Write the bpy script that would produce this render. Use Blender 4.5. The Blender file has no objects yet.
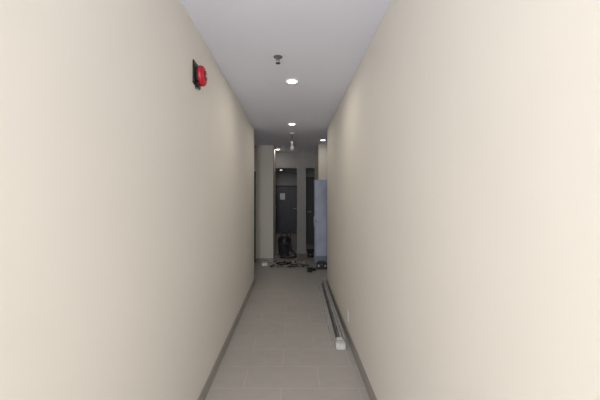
import bpy, bmesh, math, random
from mathutils import Vector, Matrix
random.seed(3)
S=bpy.context.scene
S.view_settings.view_transform='Standard'
C=S.collection

# ---------------- materials ----------------
def mat(name,col,rough=.6,metal=0.,noise=0.,nscale=20.,emit=None,estr=0.):
    m=bpy.data.materials.new(name); m.use_nodes=True
    nt=m.node_tree; b=nt.nodes['Principled BSDF']
    b.inputs['Base Color'].default_value=(*col,1); b.inputs['Roughness'].default_value=rough
    b.inputs['Metallic'].default_value=metal
    tc=nt.nodes.new('ShaderNodeTexCoord')
    if noise>0:
        n=nt.nodes.new('ShaderNodeTexNoise'); n.inputs['Scale'].default_value=nscale; n.inputs['Detail'].default_value=4
        nt.links.new(tc.outputs['Object'],n.inputs['Vector'])
        r=nt.nodes.new('ShaderNodeValToRGB')
        r.color_ramp.elements[0].position=.3; r.color_ramp.elements[1].position=.7
        r.color_ramp.elements[0].color=(*[c*(1-noise) for c in col],1)
        r.color_ramp.elements[1].color=(*[min(1,c*(1+noise)) for c in col],1)
        nt.links.new(n.outputs['Fac'],r.inputs['Fac']); nt.links.new(r.outputs['Color'],b.inputs['Base Color'])
    if emit:
        b.inputs['Emission Color'].default_value=(*emit,1); b.inputs['Emission Strength'].default_value=estr
    return m
def tile_mat(name,c1,c2,mort,bw,rh,off=.5,loc=(0,0,0),ms=.003,rough=.38):
    m=mat(name,c1,rough); nt=m.node_tree; b=nt.nodes['Principled BSDF']
    tc=nt.nodes.new('ShaderNodeTexCoord'); mp=nt.nodes.new('ShaderNodeMapping'); mp.inputs['Location'].default_value=loc
    br=nt.nodes.new('ShaderNodeTexBrick'); br.offset=off
    br.inputs['Scale'].default_value=1; br.inputs['Brick Width'].default_value=bw; br.inputs['Row Height'].default_value=rh
    br.inputs['Mortar Size'].default_value=ms; br.inputs['Mortar Smooth'].default_value=.2
    br.inputs['Color1'].default_value=(*c1,1); br.inputs['Color2'].default_value=(*c2,1); br.inputs['Mortar'].default_value=(*mort,1)
    nt.links.new(tc.outputs['Object'],mp.inputs['Vector']); nt.links.new(mp.outputs['Vector'],br.inputs['Vector'])
    n=nt.nodes.new('ShaderNodeTexNoise'); n.inputs['Scale'].default_value=9; n.inputs['Detail'].default_value=8
    nt.links.new(tc.outputs['Object'],n.inputs['Vector'])
    r=nt.nodes.new('ShaderNodeValToRGB'); r.color_ramp.elements[0].color=(.95,.95,.95,1); r.color_ramp.elements[1].color=(1.03,1.03,1.03,1)
    r.color_ramp.elements[0].position=.3; r.color_ramp.elements[1].position=.7
    nt.links.new(n.outputs['Fac'],r.inputs['Fac'])
    mx=nt.nodes.new('ShaderNodeMix'); mx.data_type='RGBA'; mx.blend_type='MULTIPLY'; mx.inputs[0].default_value=1
    nt.links.new(br.outputs['Color'],mx.inputs[6]); nt.links.new(r.outputs['Color'],mx.inputs[7])
    nt.links.new(mx.outputs[2],b.inputs['Base Color'])
    return m
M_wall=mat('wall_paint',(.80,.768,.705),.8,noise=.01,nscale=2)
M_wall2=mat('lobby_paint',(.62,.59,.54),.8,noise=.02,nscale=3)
M_dim=mat('grey_paint_shaded',(.33,.325,.325),.8,noise=.03,nscale=3)  # grey paint darkened: the far end's light falloff is painted into this colour
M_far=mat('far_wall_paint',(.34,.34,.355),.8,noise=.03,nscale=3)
M_ceil=mat('ceiling_paint',(.80,.815,.91),.85,noise=.01,nscale=2)
M_floor=tile_mat('floor_tile',(.455,.430,.400),(.435,.410,.382),(.515,.49,.46),.6,.3,loc=(.09,.06,0),ms=.004)
M_base=tile_mat('baseboard_tile',(.33,.31,.285),(.315,.295,.27),(.2,.19,.175),.6,5,off=0)
M_red=mat('red_enamel',(.44,.006,.022),.4)
M_dred=mat('dark_red_enamel',(.16,.005,.010),.4)
M_black=mat('black_plastic',(.012,.012,.013),.45)
M_dgrey=mat('dark_grey',(.035,.037,.043),.55,noise=.1,nscale=5)
M_white=mat('white_plastic',(.78,.78,.76),.4)
M_wrap=mat('cloudy_plastic_wrap',(.60,.60,.59),.4,noise=.12,nscale=30)
M_glow=mat('led_diffuser',(1,1,1),.5,emit=(1,.95,.85),estr=9)
M_alu=mat('galvanised_steel',(.62,.61,.60),.4,metal=.4,noise=.15,nscale=14)
M_track=mat('grey_painted_track',(.15,.15,.15),.45,metal=.2,noise=.12,nscale=14)
M_chrome=mat('brushed_metal',(.6,.6,.6),.3,metal=1)
M_film=mat('blue_grey_door_paint',(.34,.38,.50),.4,noise=.2,nscale=2.8)
M_film2=mat('dark_blue_grey_edge',(.16,.18,.24),.45)
M_slate=mat('slate_door_paint',(.11,.12,.15),.55,noise=.08,nscale=4)
M_slate2=mat('slate_frame_paint',(.04,.042,.05),.5)
M_paper=mat('paper',(.90,.95,1.0),.8)
M_ink=mat('ink',(.55,.68,.9),.8)
M_wood=mat('timber',(.20,.175,.14),.75,noise=.2,nscale=10)
M_bulb=mat('bulb_glass',(.50,.50,.48),.15)
M_sheet=mat('dusty_paper',(.36,.35,.33),.9,noise=.12,nscale=6)

# ---------------- mesh helpers ----------------
def link(name,me,m=None,parent=None,smooth=False,loc=None):
    o=bpy.data.objects.new(name,me); C.objects.link(o)
    if m: me.materials.append(m)
    if smooth:
        for p in me.polygons: p.use_smooth=True
    if loc is not None: o.location=loc
    if parent: o.parent=parent
    return o
def boxes(name,lst,m,bev=0,**k):
    bm=bmesh.new()
    for b in lst:
        t=bmesh.new(); bmesh.ops.create_cube(t,size=1)
        for v in t.verts:
            v.co=Vector((b[0]+(v.co.x+.5)*(b[3]-b[0]),b[1]+(v.co.y+.5)*(b[4]-b[1]),b[2]+(v.co.z+.5)*(b[5]-b[2])))
        if bev: bmesh.ops.bevel(t,geom=t.edges[:],offset=bev,segments=2,affect='EDGES')
        me=bpy.data.meshes.new('t'); t.to_mesh(me); t.free(); bm.from_mesh(me); bpy.data.meshes.remove(me)
    me=bpy.data.meshes.new(name); bm.to_mesh(me); bm.free()
    return link(name,me,m,**k)
def extrude_profile(name,pts,y0,y1,m,**k):
    bm=bmesh.new()
    A=[bm.verts.new((x,y0,z)) for x,z in pts]; B=[bm.verts.new((x,y1,z)) for x,z in pts]; n=len(pts)
    for i in range(n): bm.faces.new((A[i],A[(i+1)%n],B[(i+1)%n],B[i]))
    bm.faces.new(A[::-1]); bm.faces.new(B)
    bmesh.ops.recalc_face_normals(bm,faces=bm.faces)
    me=bpy.data.meshes.new(name); bm.to_mesh(me); bm.free()
    return link(name,me,m,**k)
def lathe(name,prof,m,axis='Z',seg=40,**k):
    bm=bmesh.new(); rings=[]
    for r,h in prof:
        if r<1e-6: ring=[bm.verts.new((0,0,h))]
        else:
            ring=[]
            for i in range(seg):
                a=2*math.pi*i/seg; ring.append(bm.verts.new((r*math.cos(a),r*math.sin(a),h)))
        rings.append(ring)
    for A,B in zip(rings,rings[1:]):
        for i in range(seg):
            j=(i+1)%seg
            if len(A)==1 and len(B)==1: continue
            if len(A)==1: bm.faces.new((A[0],B[j],B[i]))
            elif len(B)==1: bm.faces.new((A[i],A[j],B[0]))
            else: bm.faces.new((A[i],A[j],B[j],B[i]))
    if axis=='X': bmesh.ops.rotate(bm,verts=bm.verts,cent=(0,0,0),matrix=Matrix.Rotation(math.pi/2,3,'Y'))
    if axis=='Y': bmesh.ops.rotate(bm,verts=bm.verts,cent=(0,0,0),matrix=Matrix.Rotation(-math.pi/2,3,'X'))
    bmesh.ops.recalc_face_normals(bm,faces=bm.faces)
    me=bpy.data.meshes.new(name); bm.to_mesh(me); bm.free()
    return link(name,me,m,smooth=True,**k)
def tube(name,pts,r,m,res=3,cyc=False,**k):
    cu=bpy.data.curves.new(name,'CURVE'); cu.dimensions='3D'; cu.bevel_depth=r; cu.bevel_resolution=res; cu.use_fill_caps=True
    sp=cu.splines.new('NURBS'); sp.points.add(len(pts)-1)
    for p,q in zip(sp.points,pts): p.co=(*q,1)
    sp.use_endpoint_u=True; sp.order_u=3; sp.use_cyclic_u=cyc; sp.resolution_u=5
    tmp=bpy.data.objects.new('tmp',cu); C.objects.link(tmp)
    bpy.context.view_layer.update()
    me=bpy.data.meshes.new_from_object(tmp.evaluated_get(bpy.context.evaluated_depsgraph_get()))
    bpy.data.objects.remove(tmp); me.name=name; me.materials.clear()
    return link(name,me,m,smooth=True,**k)
def root(name,loc,label,cat,group=None,rotz=0):
    e=bpy.data.objects.new(name,None); e.empty_display_size=.05; C.objects.link(e); e.location=loc; e.rotation_euler[2]=rotz
    e['label']=label; e['category']=cat
    if group: e['group']=group
    return e
def tag(o,label,cat): o['label']=label; o['category']=cat; return o
def struct(name,lst,m,label,cat,bev=0):
    o=boxes(name,lst,m,bev); o['kind']='structure'; o['label']=label; o['category']=cat; return o

# ---------------- shell ----------------
XL,XR,H=-.66,.58,2.65
YE=5.1; YB=-2.6
YP=6.8; YR=6.62; YH=7.84; YF=12.0
struct('floor',[(-2.7,YB,-.1,2.7,YF+.2,0)],M_floor,'grey-beige matt porcelain floor tiles with thin joints','floor')
struct('ceiling',[(-2.7,YB,H,2.7,YF+.2,H+.1),(-2.7,YH+.15,2.45,2.7,YF,H)],M_ceil,'smooth white painted plasterboard ceiling','ceiling')
struct('wall_left',[(XL-.12,YB,0,XL,YE,H)],M_wall,'long cream painted corridor wall','wall')
struct('wall_right',[(XR,YB,0,XR+.12,YE,H)],M_wall,'long cream painted corridor wall','wall')
struct('baseboard_left',[(XL,YB,0,XL+.012,YE,.095)],M_base,'taupe tile skirting along the cream wall','baseboard',.002)
struct('baseboard_right',[(XR-.012,YB,0,XR,YE,.095)],M_base,'taupe tile skirting along the cream wall','baseboard',.002)
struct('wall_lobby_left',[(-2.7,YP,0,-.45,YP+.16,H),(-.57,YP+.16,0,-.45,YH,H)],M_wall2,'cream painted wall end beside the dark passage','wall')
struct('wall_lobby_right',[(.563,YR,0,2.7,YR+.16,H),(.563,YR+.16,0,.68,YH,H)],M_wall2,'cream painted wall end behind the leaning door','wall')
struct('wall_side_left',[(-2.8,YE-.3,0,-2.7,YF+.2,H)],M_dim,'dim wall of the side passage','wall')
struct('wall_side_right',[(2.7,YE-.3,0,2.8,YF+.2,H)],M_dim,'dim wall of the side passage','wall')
struct('wall_near_left',[(-2.7,YE-.12,0,XL-.12,YE,H)],M_wall2,'painted wall of the side passage','wall')
struct('wall_near_right',[(XR+.12,YE-.12,0,2.7,YE,H)],M_wall2,'painted wall of the side passage','wall')
struct('wall_header',[(-2.7,YH,2.23,2.7,YH+.15,H),(.104,YH,0,.34,YH+.15,2.23),(-2.7,YH,0,-.45,YH+.15,2.23),(.60,YH,0,2.7,YH+.15,2.23)],M_dim,'grey painted plaster beam, shade put into its colour, with a narrow column beneath','wall')
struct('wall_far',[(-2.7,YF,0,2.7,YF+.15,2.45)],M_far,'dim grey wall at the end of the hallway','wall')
struct('baseboard_lobby',[(-.84,YP-.012,0,-.45,YP,.09)],M_base,'taupe tile skirting on the short wall end','baseboard')

def door(name,x0,x1,y,h,m,label,fr=M_slate2,hs=1,kind='structure'):
    e=root(name,((x0+x1)/2,y,0),label,'door'); e['kind']=kind
    w=(x1-x0)/2
    boxes('door_frame',[(-w-.06,-.05,0,-w,0,h+.06),(w,-.05,0,w+.06,0,h+.06),(-w,-.05,h,w,0,h+.06)],fr,.004,parent=e)
    l=boxes('door_leaf',[(-w+.004,-.035,.008,w-.004,-.002,h-.004)],m,.003,parent=e)
    hx=hs*(w-.07)
    hd=lathe('handle_rose',[(0,0),(.028,0),(.028,.01),(0,.01)],M_chrome,'Y',24,parent=l); hd.location=(hx,-.047,1.0)
    tube('door_handle',[(hx,-.04,1),(hx,-.08,1),(hx,-.085,1),(hx-hs*.03,-.088,1),(hx-hs*.12,-.088,1)],.009,M_chrome,parent=l)
    return e
door('door_1',-.66,.18,YF,1.86,M_slate,'dark slate-grey closed door carrying a white notice')
door('door_2',.39,1.15,9.6,2.05,M_slate2,'nearly black closed door beside the narrow column',hs=-1)
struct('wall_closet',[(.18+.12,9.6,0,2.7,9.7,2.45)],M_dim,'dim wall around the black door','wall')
e=root('paper_notice',(-.42,YF-.036,1.48),'small white printed paper notice taped to the dark door','notice')
boxes('sheet',[(-.10,-.002,-.125,.10,0,.125)],M_paper,parent=e)
boxes('print',[(-.075,-.003,.075,.075,-.002,.09),(-.08,-.003,.03,.08,-.002,.036),(-.08,-.003,-.01,.06,-.002,-.004),(-.08,-.003,-.05,.08,-.002,-.044)],M_ink,parent=e)
e=root('door_3',(-.92,YP-.0,0),'dark door frame edge beside the cream wall end','door'); e['kind']='structure'
boxes('door_frame',[(-.04,-.05,0,.075,0,2.05),(-.9,-.05,2.0,-.04,0,2.05)],M_slate2,.003,parent=e)
boxes('door_leaf',[(-.9,-.03,.01,-.044,-.002,1.995)],M_slate,.003,parent=e)

# leaning door leaf
e=root('door_leaf',(.463,6.40,0),'pale blue-grey unhung door leaf propped against the cream wall end','door')
boxes('panel',[(0,0,0,.76,.04,1.86)],M_film,.003,parent=e)
boxes('edge_strip',[(-.006,-.002,.0,.018,.042,1.862)],M_film2,parent=e)
boxes('kick_plate',[(.018,-.003,.02,.74,0,.22)],M_film2,parent=e)
boxes('latch_plate',[(-.008,.008,.86,-.006,.032,1.06)],M_chrome,parent=e)
r=lathe('handle_rose',[(0,0),(.022,0),(.022,.012),(0,.012)],M_chrome,'Y',24,parent=e); r.location=(.05,-.012,.98)
tube('door_handle',[(.05,-.005,.98),(.05,-.05,.98),(.06,-.055,.98),(.14,-.055,.98)],.008,M_chrome,parent=e)
e.rotation_euler[0]=math.radians(-4.5)

# ---------------- ceiling items ----------------
def downlight(x,y,z,r=.062,power=6):
    e=root('recessed_downlight',(x,y,z),'round white recessed LED ceiling light, switched on','ceiling light','recessed ceiling lights')
    lathe('trim_ring',[(r*.82,-.0045),(r*.86,-.009),(r,-.008),(r*1.08,-.004),(r*1.1,0)],M_white,parent=e)
    lathe('diffuser',[(0,-.006),(r*.5,-.006),(r*.83,-.0045),(r*.83,0),(0,0)],M_glow,parent=e)
    L=bpy.data.lights.new('downlight_beam','AREA'); L.shape='DISK'; L.size=r*1.6; L.energy=power; L.color=(1,.92,.80)
    lo=bpy.data.objects.new('lamp',L); C.objects.link(lo); lo.parent=e; lo.location=(0,0,-.012)
downlight(-.01,3.0,H,power=3.2)
downlight(-.016,4.79,H,power=2.6)
downlight(.616,6.16,H,power=1.8)
downlight(-.384,7.4,H,power=.8)
downlight(-.44,10.9,2.45,power=3.6)

e=root('ceiling_sprinkler',(-.124,2.48,H),'small dark metal sprinkler head on a flat round plate','sprinkler')
lathe('escutcheon',[(0,-.010),(.018,-.010),(.034,-.006),(.038,0),(0,0)],M_track,parent=e)
lathe('head_body',[(.011,-.008),(.012,-.022),(.007,-.026),(.006,-.030),(0,-.030)],M_track,seg=20,parent=e)
tube('frame_arm',[(-.010,0,-.02),(-.016,0,-.034),(-.003,0,-.052)],.0025,M_track,parent=e)
tube('frame_arm',[(.010,0,-.02),(.016,0,-.034),(.003,0,-.052)],.0025,M_track,parent=e)
lathe('deflector',[(0,-.055),(.018,-.055),(.020,-.053),(.018,-.051),(0,-.051)],M_black,seg=24,parent=e)

e=root('pendant_lamp',(-.018,5.45,H),'bare unlit bulb hanging on a short white flex','pendant lamp')
lathe('canopy',[(0,-.03),(.02,-.03),(.045,-.015),(.05,0),(0,0)],M_white,parent=e)
tube('flex',[(0,0,-.02),(.004,0,-.08),(0,0,-.16)],.005,M_dgrey,parent=e)
lathe('lampholder',[(0,-.15),(.014,-.15),(.022,-.165),(.022,-.21),(0,-.21)],M_white,parent=e)
lathe('bulb',[(.016,-.205),(.019,-.225),(.034,-.26),(.037,-.285),(.030,-.31),(.015,-.325),(0,-.328)],M_bulb,parent=e)

# ---------------- fire bell ----------------
e=root('fire_alarm_bell',(XL,2.05,2.32),'red round fire alarm bell on a black square back plate','fire alarm')
boxes('back_plate',[(0,-.082,-.078,.010,.06,.080)],M_black,.004,parent=e)
boxes('mounting_box',[(.010,-.045,-.045,.03,.045,.045)],M_black,.004,parent=e)
k=.88
lathe('gong',[(r*k,h) for r,h in [(.066,.026),(.074,.026),(.077,.032),(.075,.044),(.069,.053),(.058,.059),(.034,.062)]]+[(0,.062)],M_red,'X',48,parent=e)
lathe('gong_centre',[(.034,.061),(.031,.066),(.012,.068),(0,.068)],M_dred,'X',40,parent=e)
lathe('centre_bolt',[(.009,.066),(.009,.073),(0,.075)],M_chrome,'X',16,parent=e)
boxes('striker_housing',[(.010,-.022,-.090,.026,.014,-.05)],M_black,.003,parent=e)
tube('loose_wire',[(.004,-.05,-.07),(.012,-.052,-.085),(.008,-.04,-.1)],.003,M_black,parent=e)

# ---------------- outlet ----------------
e=root('wall_outlet',(XR,3.16,.235),'white double electrical outlet low on the cream wall','outlet')
boxes('cover_plate',[(-.006,-.036,-.058,0,.036,.058)],M_white,.002,parent=e)
for z in(-.024,.024):
    s=boxes('socket',[(-.009,-.017,z-.015,-.006,.017,z+.015)],M_white,.001,parent=e)
    boxes('slot',[(-.0095,-.008,z-.002,-.009,-.005,z+.008),(-.0095,.005,z-.002,-.009,.008,z+.008),(-.0095,-.003,z-.011,-.009,.003,z-.006)],M_black,parent=s)

# ---------------- long channels along right wall ----------------
def channel(x0,y0,x1,y1,z,w,h,m,label,holes=True,t=.003,step=.42):
    d=Vector((x1-x0,y1-y0,0)); Ln=d.length
    e=root('steel_channel',(x0,y0,z),label,'metal channel',rotz=math.atan2(-d.x,d.y))
    a=w/2
    extrude_profile('channel_body',[(-a,0),(a,0),(a,h),(a-.6*a,h),(a-.6*a,h-t),(a-t,h-t),(a-t,t),(-a+t,t),(-a+t,h-t),(-a+.6*a,h-t),(-a+.6*a,h),(-a,h)],0,Ln,m,parent=e)
    if holes:
        y=.25
        while y<Ln-.2:
            boxes('service_hole',[(-a-.0006,y,h*.3,-a,y+.10,h*.7)],M_black,parent=e)
            y+=step
    return e
channel(.506,3.05,.538,5.3,0,.046,.055,M_alu,'wide galvanised steel stud channel lying along the skirting')
channel(.417,3.08,.454,5.2,0,.042,.032,M_alu,'low galvanised steel channel lying beside a taller one',True,step=.5)
channel(.461,3.12,.494,5.1,0,.020,.024,M_track,'narrow dark track lying between two steel channels',False)
for yy in (3.5,4.0,4.5):
    o=boxes('plastic_clip',[(-.018,-.03,0,.018,.03,.008)],M_wrap,.002); o.location=(.417+(yy-3.08)/2.12*.037,yy,.0322)
    tag(o,'small pale clip lying on the low steel channel','clip'); o['group']='clips on the steel channel'
e=root('wrapped_bundle',(.463,2.92,0),'short whitish plastic-wrapped block at the end of the channels','packaging',rotz=-.05)
boxes('wrapping',[(-.044,0,0,.050,.10,.066)],M_wrap,.008,parent=e)
boxes('tape_band',[(-.0455,.05,-.0,.0515,.065,.0675)],M_sheet,.003,parent=e)
boxes('loose_flap',[(-.030,.06,.067,.025,.12,.070)],M_white,parent=e)

# ---------------- lobby clutter ----------------
tag(boxes('floor_covering',[(-.44,6.85,0,.5,7.8,.004)],M_sheet),'dusty grey protective paper sheet lying on the tiles','floor protection')
e=root('cardboard_box',(-.62,6.5,0),'small white carton on the floor by the wall end','box',rotz=.2)
boxes('body',[(-.06,-.05,0,.06,.05,.075)],M_white,.003,parent=e)
boxes('flap',[(-.063,-.09,.074,.06,-.05,.077)],M_sheet,parent=e)
boxes('flap',[(-.06,.05,.074,.06,.08,.077)],M_sheet,parent=e)
def bucket(x,y,m,label,s=1):
    e=root('bucket',(x,y,0.004),label,'bucket')
    lathe('pail',[(0,0),(.11*s,0),(.14*s,.27*s),(.148*s,.272*s),(.148*s,.28*s),(.135*s,.28*s),(.106*s,.012),(0,.012)],m,parent=e)
    tube('handle',[(-.14*s,0,.25*s),(-.13*s,-.1*s,.16*s),(0,-.16*s,.11*s),(.13*s,-.1*s,.16*s),(.14*s,0,.25*s)],.004,M_chrome,parent=e)
bucket(.43,7.35,M_dgrey,'dark grey plastic builder bucket with wire handle',.65)
# shop vacuum
e=root('shop_vacuum',(-.22,7.54,.004),'dark wheeled workshop vacuum cleaner with looped hose','vacuum cleaner',rotz=.2)
lathe('drum',[(0,.07),(.135,.07),(.145,.09),(.155,.32),(.162,.33),(.162,.35),(0,.35)],M_dgrey,parent=e)
lathe('motor_head',[(.158,.35),(.162,.38),(.145,.44),(.11,.48),(.05,.495),(0,.497)],M_black,parent=e)
boxes('switch_panel',[(-.04,-.142,.40,.04,-.12,.43)],M_dgrey,.004,parent=e)
tube('carry_handle',[(-.08,0,.46),(-.08,0,.53),(-.05,0,.565),(.05,0,.565),(.08,0,.53),(.08,0,.46)],.014,M_black,parent=e)
for a in (.8,2.35,3.9,5.45):
    w=lathe('caster',[(0,-.015),(.030,-.015),(.035,-.008),(.035,.008),(.030,.015),(0,.015)],M_black,'Y',20,parent=e); w.location=(.13*math.cos(a),.13*math.sin(a),.035)
tube('hose',[(.0,-.15,.28),(.0,-.20,.28),(.10,-.25,.22),(.20,-.26,.10),(.26,-.20,.03),(.24,-.32,.022),(.12,-.38,.022),(-.08,-.36,.022),(-.14,-.30,.022)],.020,M_black,parent=e)
tube('wand',[(.19,.02,.02),(.185,.02,.30),(.15,.03,.66)],.013,M_dgrey,parent=e)
pts=[(-.22+.15*math.cos(a)*(1+.1*math.sin(3*a)),6.6+.09*math.sin(a),.012+.006*(i%3)) for i,a in enumerate([k*.5 for k in range(40)])]
tag(tube('extension_cable',pts+[(.0,6.5,.01),(.14,6.62,.01),(.24,6.45,.01),(.30,6.5,.01)],.010,M_black),'black extension cable coiled loosely on the floor','cable')
for i,(x,y,w,r,l) in enumerate([(.24,6.95,.30,.12,.05),(.30,7.08,.22,-.10,.06),(-.05,6.93,.16,.3,.05)]):
    e=boxes('timber_offcut',[(-w/2,-l/2,0,w/2,l/2,.035)],M_wood,.002); e.location=(x,y,.0045); e.rotation_euler[2]=r
    tag(e,'short timber offcut lying among the building debris','timber offcut'); e['group']='timber offcuts on the hallway floor'
for i in range(60):
    bm=bmesh.new(); bmesh.ops.create_icosphere(bm,subdivisions=1,radius=1)
    s=random.uniform(.012,.032)
    for v in bm.verts: v.co=Vector((v.co.x*s*random.uniform(.7,1.4),v.co.y*s*random.uniform(.7,1.3),v.co.z*s*random.uniform(.5,.8)))
    zmin=min(v.co.z for v in bm.verts)
    for v in bm.verts: v.co.z-=zmin
    me=bpy.data.meshes.new('plaster_fragment'); bm.to_mesh(me); bm.free()
    dark=i%6 in(0,1,3,5)
    o=link('plaster_fragment',me,M_dgrey if dark else (M_sheet if i%6==2 else M_wrap))
    o.location=(-.50+.84*((i*.618)%1),random.uniform(6.28,6.42) if i%2 else random.uniform(6.73,6.81),0)
    tag(o,('small dark lump of building rubble' if dark else 'small pale lump of broken plaster')+' on the tiles','rubble'); o['group']='rubble crumbs on the hallway floor'
e=root('toolbox',(.57,6.20,0),'black plastic toolbox with carrying handle beneath the pale door','toolbox')
boxes('box_body',[(-.09,-.09,0,.14,.09,.08)],M_black,.008,parent=e)
boxes('lid',[(-.094,-.094,.081,.144,.094,.11)],M_dgrey,.01,parent=e)
tube('handle',[(-.05,0,.105),(-.05,0,.14),(-.03,0,.15),(.07,0,.15),(.09,0,.14),(.09,0,.105)],.008,M_black,parent=e)
boxes('latch',[(-.06,-.099,.06,-.035,-.09,.095)],M_chrome,.001,parent=e)
boxes('latch',[(.075,-.099,.06,.10,-.09,.095)],M_chrome,.001,parent=e)
e=root('power_drill',(.38,6.05,0),'black cordless drill lying on its side','power drill',rotz=1.0)
b=lathe('motor_body',[(0,-.09),(.026,-.088),(.03,-.04),(.03,.04),(.022,.07),(.016,.09),(.012,.11),(0,.112)],M_black,'Y',24,parent=e); b.location=(0,0,.031)
boxes('grip',[(-.13,-.06,.012,-.02,-.02,.048)],M_dgrey,.008,parent=e)
boxes('battery',[(-.18,-.08,.002,-.13,.01,.058)],M_dgrey,.006,parent=e)
tube('drill_bit',[(0,.11,.031),(0,.15,.031),(0,.2,.031)],.003,M_chrome,parent=e)

# ---------------- lighting ----------------
W=bpy.data.worlds.new('World'); S.world=W; W.use_nodes=True
W.node_tree.nodes['Background'].inputs[0].default_value=(.82,.88,1,1); W.node_tree.nodes['Background'].inputs[1].default_value=1
def area(name,loc,rot,sx,sy,p,col):
    L=bpy.data.lights.new(name,'AREA'); L.shape='RECTANGLE'; L.size=sx; L.size_y=sy; L.energy=p; L.color=col
    o=bpy.data.objects.new(name,L); C.objects.link(o); o.location=loc; o.rotation_euler=rot; return o
area('daylight_from_entrance',(-.28,YB+.25,1.5),(math.radians(90),0,math.radians(-24)),.7,2.1,106,(.98,.98,1))

cam=bpy.data.cameras.new('Camera'); cam.lens=18; cam.sensor_width=36; cam.shift_x=7/600; cam.shift_y=-4/600; cam.clip_start=.02
co=bpy.data.objects.new('Camera',cam); C.objects.link(co); co.location=(0,0,1.5); co.rotation_euler=(math.radians(90),0,0)
S.camera=co
